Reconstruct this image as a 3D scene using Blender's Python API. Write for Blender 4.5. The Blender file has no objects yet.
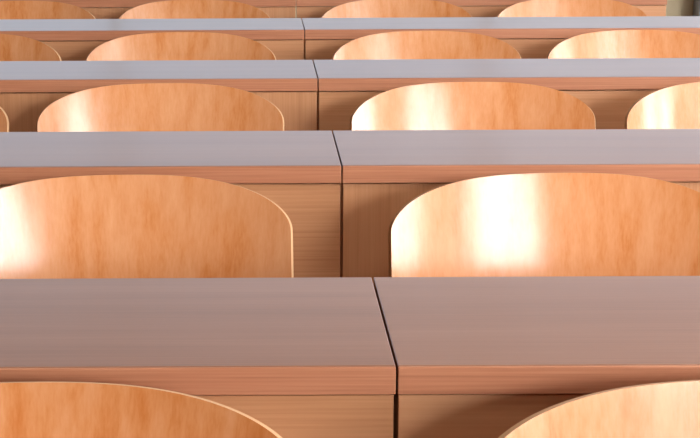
import bpy, bmesh, math
from mathutils import Vector, Matrix

scene = bpy.context.scene
COL = scene.collection
PI = math.pi

# ------------------------------------------------------------------ helpers
def link_mesh(name, bm, mat, parent=None, smooth=False, bevel=0.0, segs=2):
    bmesh.ops.recalc_face_normals(bm, faces=bm.faces)
    me = bpy.data.meshes.new(name)
    bm.to_mesh(me)
    bm.free()
    me.materials.append(mat)
    o = bpy.data.objects.new(name, me)
    COL.objects.link(o)
    if parent:
        o.parent = parent
    if bevel > 0:
        b = o.modifiers.new('bevel', 'BEVEL')
        b.width = bevel
        b.segments = segs
        b.limit_method = 'ANGLE'
        b.angle_limit = math.radians(40)
        w = o.modifiers.new('normals', 'WEIGHTED_NORMAL')
        w.keep_sharp = True
    if smooth or bevel > 0:
        for p in me.polygons:
            p.use_smooth = True
    return o

def add_box(bm, x0, x1, y0, y1, z0, z1):
    m = Matrix.Translation(((x0 + x1) / 2, (y0 + y1) / 2, (z0 + z1) / 2)) @ \
        Matrix.Diagonal((x1 - x0, y1 - y0, z1 - z0, 1))
    bmesh.ops.create_cube(bm, size=1.0, matrix=m)

def box(name, x0, x1, y0, y1, z0, z1, mat, parent=None, bevel=0.0, segs=2):
    bm = bmesh.new()
    add_box(bm, x0, x1, y0, y1, z0, z1)
    return link_mesh(name, bm, mat, parent, bevel=bevel, segs=segs)

def add_tube(bm, pts, r, n=12):
    pts = [Vector(p) for p in pts]
    rings = []
    prev = None
    for i, p in enumerate(pts):
        if i == 0: t = pts[1] - p
        elif i == len(pts) - 1: t = p - pts[i - 1]
        else: t = (pts[i + 1] - p).normalized() + (p - pts[i - 1]).normalized()
        t.normalize()
        if prev is None:
            a = t.orthogonal().normalized()
        else:
            a = (prev - t * prev.dot(t)).normalized()
        prev = a
        b = t.cross(a)
        rings.append([bm.verts.new(p + r * (math.cos(2 * PI * k / n) * a + math.sin(2 * PI * k / n) * b)) for k in range(n)])
    for r0, r1 in zip(rings, rings[1:]):
        for k in range(n):
            bm.faces.new((r0[k], r0[(k + 1) % n], r1[(k + 1) % n], r1[k]))
    bm.faces.new(rings[0][::-1])
    bm.faces.new(rings[-1])

def rounded_path(pts, rad, n=6):
    pts = [Vector(p) for p in pts]
    out = [pts[0]]
    for i in range(1, len(pts) - 1):
        p = pts[i]
        a = (pts[i - 1] - p); b = (pts[i + 1] - p)
        d = min(rad, a.length * .45, b.length * .45)
        A = p + a.normalized() * d; B = p + b.normalized() * d
        for k in range(n + 1):
            t = k / n
            out.append(A * (1 - t) ** 2 + p * 2 * t * (1 - t) + B * t * t)
    out.append(pts[-1])
    return out

def structure(o):
    o['kind'] = 'structure'
    return o

def thing(name, label, cat, loc, group=None):
    o = bpy.data.objects.new(name, None)
    o.empty_display_size = .1
    COL.objects.link(o)
    o.location = loc
    o['label'] = label
    o['category'] = cat
    if group:
        o['group'] = group
    return o

def dup(root, loc, label, seed=None, turn=0.0):
    r = root.copy()
    COL.objects.link(r)
    r.location = loc
    r.rotation_euler.z = turn
    r['label'] = label
    for ch in list(root.children):
        c = ch.copy()
        COL.objects.link(c)
        c.parent = r
        if seed is not None:
            c['seed'] = seed
        for g in list(ch.children):
            d = g.copy()
            COL.objects.link(d)
            d.parent = c
    return r

# ------------------------------------------------------------------ materials
def new_mat(name):
    m = bpy.data.materials.new(name)
    m.use_nodes = True
    nt = m.node_tree
    return m, nt, nt.nodes['Principled BSDF']

def node(nt, typ, **kw):
    n = nt.nodes.new(typ)
    for k, v in kw.items():
        setattr(n, k, v)
    return n

def paint(name, col, rough=.7, spec=.3, var=.03):
    m, nt, p = new_mat(name)
    tc = node(nt, 'ShaderNodeTexCoord')
    nz = node(nt, 'ShaderNodeTexNoise'); nz.inputs['Scale'].default_value = 3.0
    nz.inputs['Detail'].default_value = 4
    nt.links.new(tc.outputs['Object'], nz.inputs['Vector'])
    r = node(nt, 'ShaderNodeValToRGB')
    r.color_ramp.elements[0].position = .3
    r.color_ramp.elements[1].position = .7
    r.color_ramp.elements[0].color = tuple(c * (1 - var) for c in col) + (1,)
    r.color_ramp.elements[1].color = tuple(min(1, c * (1 + var)) for c in col) + (1,)
    nt.links.new(nz.outputs['Fac'], r.inputs['Fac'])
    nt.links.new(r.outputs['Color'], p.inputs['Base Color'])
    p.inputs['Roughness'].default_value = rough
    p.inputs['Specular IOR Level'].default_value = spec
    return m

def wood(name, stops, along, fine, broad, rough, spec=.5, coat=0.0, coat_rough=.1, figure=.35, rough_var=0.0, bump=0.0):
    """Procedural veneer. 'along' is the grain axis (0=x, 2=z) of the part's own
    space; fine / broad are the densities of pores and of the growth bands."""
    m, nt, p = new_mat(name)
    L = nt.links.new
    tc = node(nt, 'ShaderNodeTexCoord')
    at = node(nt, 'ShaderNodeAttribute', attribute_type='OBJECT', attribute_name='seed')
    off = node(nt, 'ShaderNodeVectorMath', operation='MULTIPLY')
    off.inputs[1].default_value = (3.17, 1.9, 2.31)
    L(at.outputs['Fac'], off.inputs[0])
    add = node(nt, 'ShaderNodeVectorMath', operation='ADD')
    L(tc.outputs['Object'], add.inputs[0]); L(off.outputs[0], add.inputs[1])
    def stretched(across, length):
        mp = node(nt, 'ShaderNodeMapping')
        s = [across, across, across]
        s[along] = length
        mp.inputs['Scale'].default_value = s
        L(add.outputs[0], mp.inputs['Vector'])
        return mp.outputs[0]
    n1 = node(nt, 'ShaderNodeTexNoise'); n1.inputs['Scale'].default_value = 1
    n1.inputs['Detail'].default_value = 2; n1.inputs['Roughness'].default_value = .55
    n1.inputs['Distortion'].default_value = 0.0
    L(stretched(broad, broad * .035), n1.inputs['Vector'])
    n2 = node(nt, 'ShaderNodeTexNoise'); n2.inputs['Scale'].default_value = 1
    n2.inputs['Detail'].default_value = 4; n2.inputs['Roughness'].default_value = .6
    L(stretched(fine, fine * .012), n2.inputs['Vector'])
    n3 = node(nt, 'ShaderNodeTexNoise'); n3.inputs['Scale'].default_value = 1
    n3.inputs['Detail'].default_value = 1
    L(stretched(broad * .35, broad * .035), n3.inputs['Vector'])
    mx = node(nt, 'ShaderNodeMath', operation='MULTIPLY'); mx.inputs[1].default_value = figure
    L(n2.outputs['Fac'], mx.inputs[0])
    m1 = node(nt, 'ShaderNodeMath', operation='MULTIPLY'); m1.inputs[1].default_value = (1 - figure) * .6
    L(n1.outputs['Fac'], m1.inputs[0])
    m3 = node(nt, 'ShaderNodeMath', operation='MULTIPLY'); m3.inputs[1].default_value = (1 - figure) * .4
    L(n3.outputs['Fac'], m3.inputs[0])
    s1 = node(nt, 'ShaderNodeMath', operation='ADD'); L(mx.outputs[0], s1.inputs[0]); L(m1.outputs[0], s1.inputs[1])
    s2 = node(nt, 'ShaderNodeMath', operation='ADD'); L(s1.outputs[0], s2.inputs[0]); L(m3.outputs[0], s2.inputs[1])
    r = node(nt, 'ShaderNodeValToRGB')
    els = r.color_ramp.elements
    while len(els) < len(stops):
        els.new(.5)
    for e, (pos, c) in zip(els, stops):
        e.position = pos
        e.color = tuple(c) + (1,)
    L(s2.outputs[0], r.inputs['Fac'])
    L(r.outputs['Color'], p.inputs['Base Color'])
    p.inputs['Roughness'].default_value = rough
    p.inputs['Specular IOR Level'].default_value = spec
    p.inputs['Coat Weight'].default_value = coat
    p.inputs['Coat Roughness'].default_value = coat_rough
    if rough_var:
        ma = node(nt, 'ShaderNodeMath', operation='MULTIPLY_ADD')
        ma.inputs[1].default_value = rough_var; ma.inputs[2].default_value = rough - rough_var / 2
        L(n2.outputs['Fac'], ma.inputs[0]); L(ma.outputs[0], p.inputs['Roughness'])
    if bump:
        b = node(nt, 'ShaderNodeBump'); b.inputs['Strength'].default_value = bump; b.inputs['Distance'].default_value = .001
        L(n2.outputs['Fac'], b.inputs['Height']); L(b.outputs[0], p.inputs['Normal'])
    return m

def metal(name, col, rough):
    m, nt, p = new_mat(name)
    tc = node(nt, 'ShaderNodeTexCoord')
    nz = node(nt, 'ShaderNodeTexNoise'); nz.inputs['Scale'].default_value = 60
    nt.links.new(tc.outputs['Object'], nz.inputs['Vector'])
    ma = node(nt, 'ShaderNodeMath', operation='MULTIPLY_ADD')
    ma.inputs[1].default_value = .1; ma.inputs[2].default_value = rough - .05
    nt.links.new(nz.outputs['Fac'], ma.inputs[0]); nt.links.new(ma.outputs[0], p.inputs['Roughness'])
    p.inputs['Base Color'].default_value = col + (1,)
    p.inputs['Metallic'].default_value = 1
    return m

M_chair = wood('varnished_beech_veneer',
               [(.31, (.53, .165, .042)), (.45, (.62, .243, .090)), (.55, (.66, .285, .127)), (.70, (.71, .34, .17))],
               2, 300, 52, .36, spec=.10, coat=.55, coat_rough=.14, figure=.26)
M_top = wood('beech_worktop_laminate',
             [(.30, (.23, .098, .052)), (.5, (.305, .138, .080)), (.70, (.365, .182, .112))],
             0, 330, 22, .30, spec=.5, figure=.5, rough_var=.08)
M_edge = wood('beech_edging',
              [(.32, (.34, .122, .062)), (.5, (.45, .175, .092)), (.68, (.52, .225, .125))],
              0, 420, 40, .42, spec=.4, figure=.6)
PANEL = [(.30, (.42, .172, .072)), (.5, (.53, .242, .115)), (.70, (.60, .30, .155))]
M_panel_h = wood('beech_panel_flat_grain', PANEL, 0, 300, 30, .42, spec=.4, figure=.45)
M_panel_v = wood('beech_panel_upright_grain', PANEL, 2, 300, 30, .42, spec=.4, figure=.45)
M_side = wood('beech_side_board', PANEL, 2, 300, 30, .5, spec=.3, figure=.45)
M_steel = metal('satin_steel', (.55, .55, .56), .3)
M_rubber = paint('black_rubber', (.02, .02, .02), .7)
M_wall = paint('off_white_wall_paint', (.45, .43, .40), .85, .2)
M_tan = paint('tan_wall_paint', (.30, .20, .13), .8, .2)
M_ply = paint('bare_plywood_edge', (.62, .36, .20), .65, .2)
M_olive = paint('olive_grey_wall_paint', (.52, .41, .275), .8, .2)
M_ceil = paint('white_ceiling_paint', (.60, .59, .57), .9, .2)
M_floor = paint('brown_linoleum', (.16, .085, .05), .4, .4, .12)
M_frame = paint('grey_window_frame', (.55, .57, .60), .4, .4)
M_trim = paint('blue_grey_pilaster_paint', (.40, .43, .50), .6, .3)

def glass_mat():
    m = bpy.data.materials.new('clear_window_glass')
    m.use_nodes = True
    nt = m.node_tree
    nt.nodes.clear()
    out = node(nt, 'ShaderNodeOutputMaterial')
    tr = node(nt, 'ShaderNodeBsdfTransparent'); tr.inputs[0].default_value = (.95, .97, .96, 1)
    gl = node(nt, 'ShaderNodeBsdfGlossy'); gl.inputs['Roughness'].default_value = .02
    mx = node(nt, 'ShaderNodeMixShader'); mx.inputs[0].default_value = .05
    nt.links.new(tr.outputs[0], mx.inputs[1]); nt.links.new(gl.outputs[0], mx.inputs[2])
    nt.links.new(mx.outputs[0], out.inputs[0])
    return m
M_glass = glass_mat()

# ------------------------------------------------------------------ room
RX, LX, BY, FY, CH = 2.6, -4.2, 6.25, -8.6, 3.1
T = .22
structure(box('floor', LX - T, RX + T, FY - T, BY + T, -.2, 0, M_floor))
structure(box('ceiling', LX - T, RX + T, FY - T, BY + T, CH, CH + .2, M_ceil))
structure(box('wall_left', LX - T, LX, FY - T, BY + T, 0, CH, M_tan))
structure(box('wall_front', LX, RX, FY - T, FY, 0, CH, M_tan))

def wall_with_windows(name, axis, c0, c1, lo, hi, openings, z0, z1, mat):
    """wall slab between c0..c1 on the other axis; openings are spans along it"""
    bm = bmesh.new()
    def b(a0, a1, za, zb):
        if axis == 'y': add_box(bm, c0, c1, a0, a1, za, zb)
        else: add_box(bm, a0, a1, c0, c1, za, zb)
    b(lo, hi, 0, z0); b(lo, hi, z1, CH)
    cur = lo
    for a0, a1 in openings:
        if a0 > cur: b(cur, a0, z0, z1)
        cur = a1
    if hi > cur: b(cur, hi, z0, z1)
    return structure(link_mesh(name, bm, mat))

SILL, HEAD = .50, 2.62
RW = [(-8.3, 4.6)]
wall_with_windows('wall_right', 'y', RX, RX + T, FY - T, BY + T, RW, SILL, HEAD, M_wall)
BSILL, BHEAD = .84, 2.30
BW = [(-3.7, 2.3)]
wall_with_windows('wall_back', 'x', BY, BY + T, LX, RX, BW, BSILL, BHEAD, M_olive)

wn = 0
def window(axis, c, a0, a1, z0, z1, n, inward):
    """framed window with n lights; glass in its own mesh"""
    global wn
    wn += 1
    f = bmesh.new(); g = bmesh.new()
    w, d = (.045 if axis == 'y' else .022), .03
    def b(bm, s0, s1, za, zb, dd):
        if axis == 'y': add_box(bm, c - dd, c + dd, s0, s1, za, zb)
        else: add_box(bm, s0, s1, c - dd, c + dd, za, zb)
    b(f, a0, a1, z0, z0 + w, d); b(f, a0, a1, z1 - w, z1, d)
    for i in range(n + 1):
        s = a0 + (a1 - a0 - w) * i / n
        b(f, s, s + w, z0 + w, z1 - w, d)
    fr = structure(link_mesh('window_%d' % wn, f, M_frame))
    b(g, a0 + w * .5, a1 - w * .5, z0 + w * .5, z1 - w * .5, .003)
    link_mesh('pane', g, M_glass, fr)
    # daylight portal: only guides sampling of the sky through the opening
    L = bpy.data.lights.new('daylight_portal', 'AREA')
    L.shape = 'RECTANGLE'; L.size = a1 - a0; L.size_y = z1 - z0
    L.cycles.is_portal = True
    o = bpy.data.objects.new('daylight_portal', L)
    COL.objects.link(o)
    mid = (a0 + a1) / 2
    o.location = (c + .09, mid, (z0 + z1) / 2) if axis == 'y' else (mid, c + .09, (z0 + z1) / 2)
    o.rotation_euler = Vector(inward).to_track_quat('-Z', 'Y').to_euler()

window('y', RX + .1, RW[0][0], RW[0][1], SILL, HEAD, 8, (-1, 0, 0))
window('x', BY + .1, BW[0][0], BW[0][1], BSILL, BHEAD, 4, (0, -1, 0))
structure(box('trim_1', 1.607, 1.80, BY - .10, BY, 0, BSILL - .02, M_trim))
structure(box('baseboard_back', LX, RX, BY - .015, BY, 0, .08, M_frame))

# added lamps on the window side: unseen fill for the desks, in made-up housings
tn = 1
for lx, ly in ((2.1, .5), (1.3, .5)):
    tn += 1
    bm = bmesh.new()
    add_box(bm, lx - .33, lx - .30, ly - .65, ly + .65, CH - .06, CH)
    add_box(bm, lx + .30, lx + .33, ly - .65, ly + .65, CH - .06, CH)
    add_box(bm, lx - .30, lx + .30, ly - .65, ly - .62, CH - .06, CH)
    add_box(bm, lx - .30, lx + .30, ly + .62, ly + .65, CH - .06, CH)
    structure(link_mesh('trim_%d' % tn, bm, M_frame))
    La = bpy.data.lights.new('added_fill_lamp', 'AREA')
    La.shape = 'RECTANGLE'; La.size = .58; La.size_y = 1.2
    La.energy = 24; La.color = (1, .95, .88)
    lo = bpy.data.objects.new('added_fill_lamp', La)
    COL.objects.link(lo)
    lo.location = (lx, ly, CH - .02)

# ------------------------------------------------------------------ desks
DESK_H, DEPTH, THICK, UNIT = .74, .329, .0262, 1.2
def make_desk(label, loc, grain, seed):
    """local origin: floor, below the left end of the front edge"""
    t = thing('lecture_desk', label, 'desk', loc, 'two-seat desks in five rows')
    g = .001
    a = box('worktop', g, UNIT - g, .004, DEPTH, DESK_H - THICK, DESK_H, M_top, t, bevel=.0012)
    b = box('edge_band', g, UNIT - g, 0, .0039, DESK_H - THICK, DESK_H - .0004, M_edge, t, bevel=.001)
    c = box('front_panel', .0022, UNIT - .0022, .006, .024, .12, DESK_H - THICK - .0022,
            M_panel_v if grain == 'v' else M_panel_h, t, bevel=.0008)
    ps = [a, b, c]
    for x0 in (.012, UNIT - .034):
        bm = bmesh.new()
        # side board with a cut-back toe
        prof = [(.0245, .0), (.30, 0), (.30, .05), (.27, .09), (.27, DESK_H - THICK - .0004), (.0245, DESK_H - THICK - .0004)]
        vs0 = [bm.verts.new((x0, y, z)) for y, z in prof]
        vs1 = [bm.verts.new((x0 + .022, y, z)) for y, z in prof]
        bm.faces.new(vs0); bm.faces.new(vs1[::-1])
        for i in range(len(prof)):
            j = (i + 1) % len(prof)
            bm.faces.new((vs0[i], vs1[i], vs1[j], vs0[j]))
        ps.append(link_mesh('side_panel', bm, M_side, t))
    for o in ps:
        o['seed'] = seed
    return t

ROW = {1: 'nearest desk row', 2: 'second nearest desk row', 3: 'middle desk row', 4: 'second farthest desk row', 5: 'farthest desk row'}
GRAIN = {(1, 0): 'h', (1, 1): 'h', (2, 0): 'h', (2, 1): 'v', (3, 0): 'v', (3, 1): 'h',
         (4, 0): 'h', (4, 1): 'h', (5, 0): 'v', (5, 1): 'h'}
DLABEL = {
    (1, 0): 'brown beech desk left of the seam in the nearest row, its top widest in view',
    (1, 1): 'brown beech desk right of the seam in the nearest row',
    (2, 0): 'beech desk left of the seam in the second nearest row',
    (2, 1): 'beech desk right of the seam in the second nearest row, upright panel grain',
    (3, 0): 'beech desk left of the seam in the middle row, upright panel grain',
    (3, 1): 'beech desk right of the seam in the middle row',
    (4, 0): 'beech desk left of the seam in the second farthest row',
    (4, 1): 'beech desk right of the seam in the second farthest row',
    (5, 0): 'beech desk left of the seam in the farthest row, at the top edge',
    (5, 1): 'beech desk right of the seam in the farthest row, ending beside the olive wall',
}
for k in range(1, 6):
    for s in (0, 1):
        make_desk(DLABEL[(k, s)], (-UNIT if s == 0 else 0, k, 0), GRAIN[(k, s)], k * 2.0 + s * 1.37)

# ------------------------------------------------------------------ chairs
W2 = .2415            # half width of the backrest
SAG = .050           # how far the wings curve forward
TOPZ = .7460
REC = math.radians(13)
BH = .31             # backrest height
TB = .009            # plywood thickness

def back_point(x, z, off=0.0):
    """front (sitter's) surface of the shell; sitter faces -y"""
    R = (W2 * W2 + SAG * SAG) / (2 * SAG)
    yy = -(R - math.sqrt(max(R * R - x * x, 0)))
    d = TOPZ - z
    lean = d * math.tan(REC) + .10 * (d * d) * 0
    a = math.asin(max(-1, min(1, x / R)))
    n = Vector((-math.sin(a), -math.cos(a), math.tan(REC))).normalized()
    return Vector((x, yy - lean, z)) - n * off

def top_curve(u):
    return TOPZ - .071 * (1 - math.sqrt(max(0, 1 - abs(u) ** 3.0)))
def bot_curve(u):
    return TOPZ - BH + .06 * (1 - math.sqrt(max(0, 1 - abs(u) ** 3.0)))

def make_backrest(parent):
    bm = bmesh.new()
    NU, NV = 72, 24
    F, B, rim = [], [], []
    for i in range(NU + 1):
        s = -1 + 2 * i / NU
        u = math.sin(s * PI / 2)
        # finer towards the wings so that the rounded corners stay smooth
        u = math.copysign(1 - (1 - abs(u)) ** 1.0, u)
        zt, zb = top_curve(u), bot_curve(u)
        F.append([bm.verts.new(back_point(u * W2, zb + (zt - zb) * j / NV)) for j in range(NV + 1)])
        B.append([bm.verts.new(back_point(u * W2, zb + (zt - zb) * j / NV, TB)) for j in range(NV + 1)])
    for i in range(NU):
        for j in range(NV):
            bm.faces.new((F[i][j], F[i + 1][j], F[i + 1][j + 1], F[i][j + 1]))
            bm.faces.new((B[i][j], B[i][j + 1], B[i + 1][j + 1], B[i + 1][j]))
        rim.append(bm.faces.new((F[i][NV], F[i + 1][NV], B[i + 1][NV], B[i][NV])))
        rim.append(bm.faces.new((F[i][0], B[i][0], B[i + 1][0], F[i + 1][0])))
    for j in range(NV):
        rim.append(bm.faces.new((F[0][j], F[0][j + 1], B[0][j + 1], B[0][j])))
        rim.append(bm.faces.new((F[NU][j], B[NU][j], B[NU][j + 1], F[NU][j + 1])))
    for f in bm.faces:
        f.material_index = 0
    for f in rim:
        f.material_index = 1
    o = link_mesh('backrest', bm, M_chair, parent, bevel=.0030, segs=3)
    o.data.materials.append(M_ply)
    return o

def make_seat(parent):
    bm = bmesh.new()
    N, RR = 64, 14
    yc, a, b = -.285, .225, .205
    def pt(r, th, dz):
        e = .62
        cx = math.copysign(abs(math.cos(th)) ** e, math.cos(th)) * a * r
        cy = math.copysign(abs(math.sin(th)) ** e, math.sin(th)) * b * r
        dish = .014 * (1 - min(1, (cx / .2) ** 2)) * (1 if cy > -.1 else max(0, 1 + (cy + .1) / .1))
        fall = -.030 * max(0, (-cy - .10) / .105) ** 2
        return (cx, yc + cy, .452 - dish + fall + dz)
    tops, bots = [], []
    for dz, store in ((0, tops), (-.012, bots)):
        c = bm.verts.new(pt(0, 0, dz))
        rings = [[bm.verts.new(pt(q / RR, 2 * PI * k / N, dz)) for k in range(N)] for q in range(1, RR + 1)]
        for k in range(N):
            bm.faces.new((c, rings[0][k], rings[0][(k + 1) % N]))
            for r0, r1 in zip(rings, rings[1:]):
                bm.faces.new((r0[k], r1[k], r1[(k + 1) % N], r0[(k + 1) % N]))
        store.append(rings[-1])
    for k in range(N):
        bm.faces.new((tops[0][k], bots[0][k], bots[0][(k + 1) % N], tops[0][(k + 1) % N]))
    return link_mesh('seat', bm, M_chair, parent, bevel=.003, segs=2)

def make_chair(label, loc):
    t = thing('lecture_chair', label, 'chair', loc, 'beech plywood chairs along the desk rows')
    make_backrest(t)
    make_seat(t)
    r = .0095
    # steel frame: rails under the seat running up behind the backrest
    bm = bmesh.new()
    for s in (-1, 1):
        x = s * .16
        p_top = back_point(x, .57, TB + r)
        p_mid = back_point(x, .50, TB + r)
        add_tube(bm, rounded_path([(x, -.45, .412), (x, p_mid.y + .01, .428), p_mid, p_top], .05), r)
    add_tube(bm, [(-.16, -.42, .413), (.16, -.42, .413)], r * .9)
    add_tube(bm, [(-.16, -.16, .424), (.16, -.16, .424)], r * .9)
    fr = link_mesh('frame', bm, M_steel, t, smooth=True)
    # screws through the shell
    for s in (-1, 1):
        for z in (.50, .54):
            bm = bmesh.new()
            c = back_point(s * .16, z, -.0015)
            bmesh.ops.create_uvsphere(bm, u_segments=12, v_segments=6, radius=.007,
                                      matrix=Matrix.Translation(c) @ Matrix.Diagonal((1, .4, 1, 1)))
            link_mesh('screw', bm, M_steel, t, smooth=True)
    for s in (-1, 1):
        for y0, y1, z0 in ((-.42, -.47, .413), (-.16, -.07, .424)):
            bm = bmesh.new()
            add_tube(bm, [(s * .165, y0, z0), (s * .205, y1, .012)], r)
            lg = link_mesh('leg', bm, M_steel, t, smooth=True)
            bm = bmesh.new()
            add_tube(bm, [(s * .2038, y1 + (y0 - y1) * .03, .03), (s * .206, y1, 0.0)], r * 1.25)
            link_mesh('foot_cap', bm, M_rubber, lg, smooth=True)
    return t

# (x, row, pushed back by, turn, label)
CH = [
    (-.330, 1, .035, 'pinkish beech chair at the bottom left corner of the photo, before the nearest desk'),
    (.293, 1, .035, 'bright beech chair at the bottom right corner of the photo, before the nearest desk'),
    (-.3235, 2, 0, 'large beech chair left of the seam, before the second nearest desk row'),
    (.299, 2, 0, 'large beech chair with white glare right of the seam, before the second nearest desk'),
    (-.866, 3, 0, 'beech chair showing a mere sliver at the left border, before the middle desk row'),
    (-.320, 3, 0, 'beech chair with a pale left half left of the seam, before the middle desk row'),
    (.297, 3, 0, 'beech chair with a broad white glare right of the seam, before the middle desk row'),
    (.837, 3, 0, 'beech chair cut by the right border, before the middle desk row'),
    (-.874, 4, 0, 'orange beech chair cut by the left border, before the second farthest desk row'),
    (-.323, 4, 0, 'orange beech chair just left of the seam, before the second farthest desk row'),
    (.305, 4, 0, 'orange beech chair just right of the seam, before the second farthest desk row'),
    (.853, 4, 0, 'orange beech chair cut by the right border, before the second farthest desk row'),
    (-.875, 5, 0, 'small orange beech chair cut by the left border, before the farthest desk row'),
    (-.325, 5, 0, 'small orange beech chair just left of the seam, before the farthest desk row'),
    (.310, 5, 0, 'small orange beech chair just right of the seam, before the farthest desk row'),
    (.861, 5, 0, 'small orange beech chair near the desk end at right, before the farthest desk row'),
]
CB = -.095
first = None
for i, (x, k, push, lab) in enumerate(CH):
    loc = (x, k + CB + push - (.012 if k > 2 else 0), 0)
    turn = math.radians(3.3 if k == 3 or (k == 2 and x < 0) else 2.2)
    if first is None:
        first = make_chair(lab, loc)
        first.rotation_euler.z = turn
        for c in first.children:
            c['seed'] = 0.0
    else:
        dup(first, loc, lab, seed=i * 1.31, turn=turn)

# ------------------------------------------------------------------ daylight
w = bpy.data.worlds.new('daylight')
scene.world = w
w.use_nodes = True
nt = w.node_tree
nt.nodes.clear()
L = nt.links.new
out = node(nt, 'ShaderNodeOutputWorld')
bg = node(nt, 'ShaderNodeBackground')
tc = node(nt, 'ShaderNodeTexCoord')
sx = node(nt, 'ShaderNodeSeparateXYZ')
L(tc.outputs['Generated'], sx.inputs[0])
def math_node(op, a, b=None):
    n = node(nt, 'ShaderNodeMath', operation=op)
    for i, v in enumerate((a, b)):
        if v is None: continue
        if isinstance(v, (int, float)): n.inputs[i].default_value = v
        else: L(v, n.inputs[i])
    return n.outputs[0]
def ramp(src, lo, hi):
    n = node(nt, 'ShaderNodeMapRange', interpolation_type='SMOOTHSTEP')
    n.inputs['From Min'].default_value = min(lo, hi); n.inputs['From Max'].default_value = max(lo, hi)
    if lo > hi:
        n.inputs['To Min'].default_value = 1; n.inputs['To Max'].default_value = 0
    L(src, n.inputs['Value'])
    return n.outputs['Result']
neg_y = math_node('MULTIPLY', sx.outputs['Y'], -1.0)
az = math_node('MULTIPLY', math_node('ARCTAN2', sx.outputs['X'], neg_y), 180 / PI)   # degrees round from the front of the hall
el = math_node('MULTIPLY', math_node('ARCSINE', sx.outputs['Z']), 180 / PI)
# sky: blue away from the sun, hazy white on the sun's side, two bright patches added low down to make the chair glare
sun_side = math_node('MULTIPLY', ramp(az, -15, 25), ramp(az, 125, 85))
low = math_node('MULTIPLY', ramp(el, 5.5, 11.5), ramp(el, 18.6, 15.2))
low2 = math_node('MULTIPLY', ramp(el, 3, 8), ramp(el, 16.5, 12))
glare_patch = math_node('MULTIPLY', math_node('MULTIPLY', ramp(az, 15, 22), ramp(az, 39, 32)), low)
glare_patch2 = math_node('MULTIPLY', math_node('MULTIPLY', ramp(az, 47, 50), ramp(az, 60, 57)), low2)
def mix(f, A, B):
    n = node(nt, 'ShaderNodeMix', data_type='RGBA')
    L(f, n.inputs['Factor'])
    for k, v in (('A', A), ('B', B)):
        if isinstance(v, tuple): n.inputs[k].default_value = v + (1,)
        else: L(v, n.inputs[k])
    return n.outputs['Result']
c = mix(ramp(el, 6, 12), (.60, .85, 1.22), (.82, .82, .88))
c = mix(sun_side, c, (2.75, 2.75, 2.72))
c = mix(glare_patch, c, (30.0, 30.2, 30.8))
c = mix(glare_patch2, c, (34.0, 34.0, 34.0))
c = mix(ramp(el, -1.5, 1.5), (.45, .42, .36), c)          # ground outside
L(c, bg.inputs['Color'])
L(bg.outputs[0], out.inputs[0])

# ------------------------------------------------------------------ camera
cd = bpy.data.cameras.new('camera')
cam = bpy.data.objects.new('camera', cd)
COL.objects.link(cam)
F_PX, PPX = 1675.63, 254.24
cd.sensor_fit = 'HORIZONTAL'
cd.sensor_width = 36
cd.lens = F_PX / 700 * 36
cd.shift_x = (350 - PPX) / 700
p_, y_, r_ = .2128, -.0028, -.0050
fw = Vector((math.sin(y_) * math.cos(p_), math.cos(y_) * math.cos(p_), -math.sin(p_)))
rt = Vector((math.cos(y_), -math.sin(y_), 0))
up = rt.cross(fw)
rt2 = math.cos(r_) * rt + math.sin(r_) * up
up2 = -math.sin(r_) * rt + math.cos(r_) * up
m = Matrix.Identity(4)
for i in range(3):
    m[i][0] = rt2[i]; m[i][1] = up2[i]; m[i][2] = -fw[i]
m.translation = Vector((-.1234, -.4408, DESK_H + .4476))
cam.matrix_world = m
cd.clip_start = .05
scene.camera = cam

scene.view_settings.view_transform = 'Standard'
scene.view_settings.look = 'None'
scene.view_settings.exposure = 0.85
scene.view_settings.gamma = 1
scene.view_settings.use_curve_mapping = False
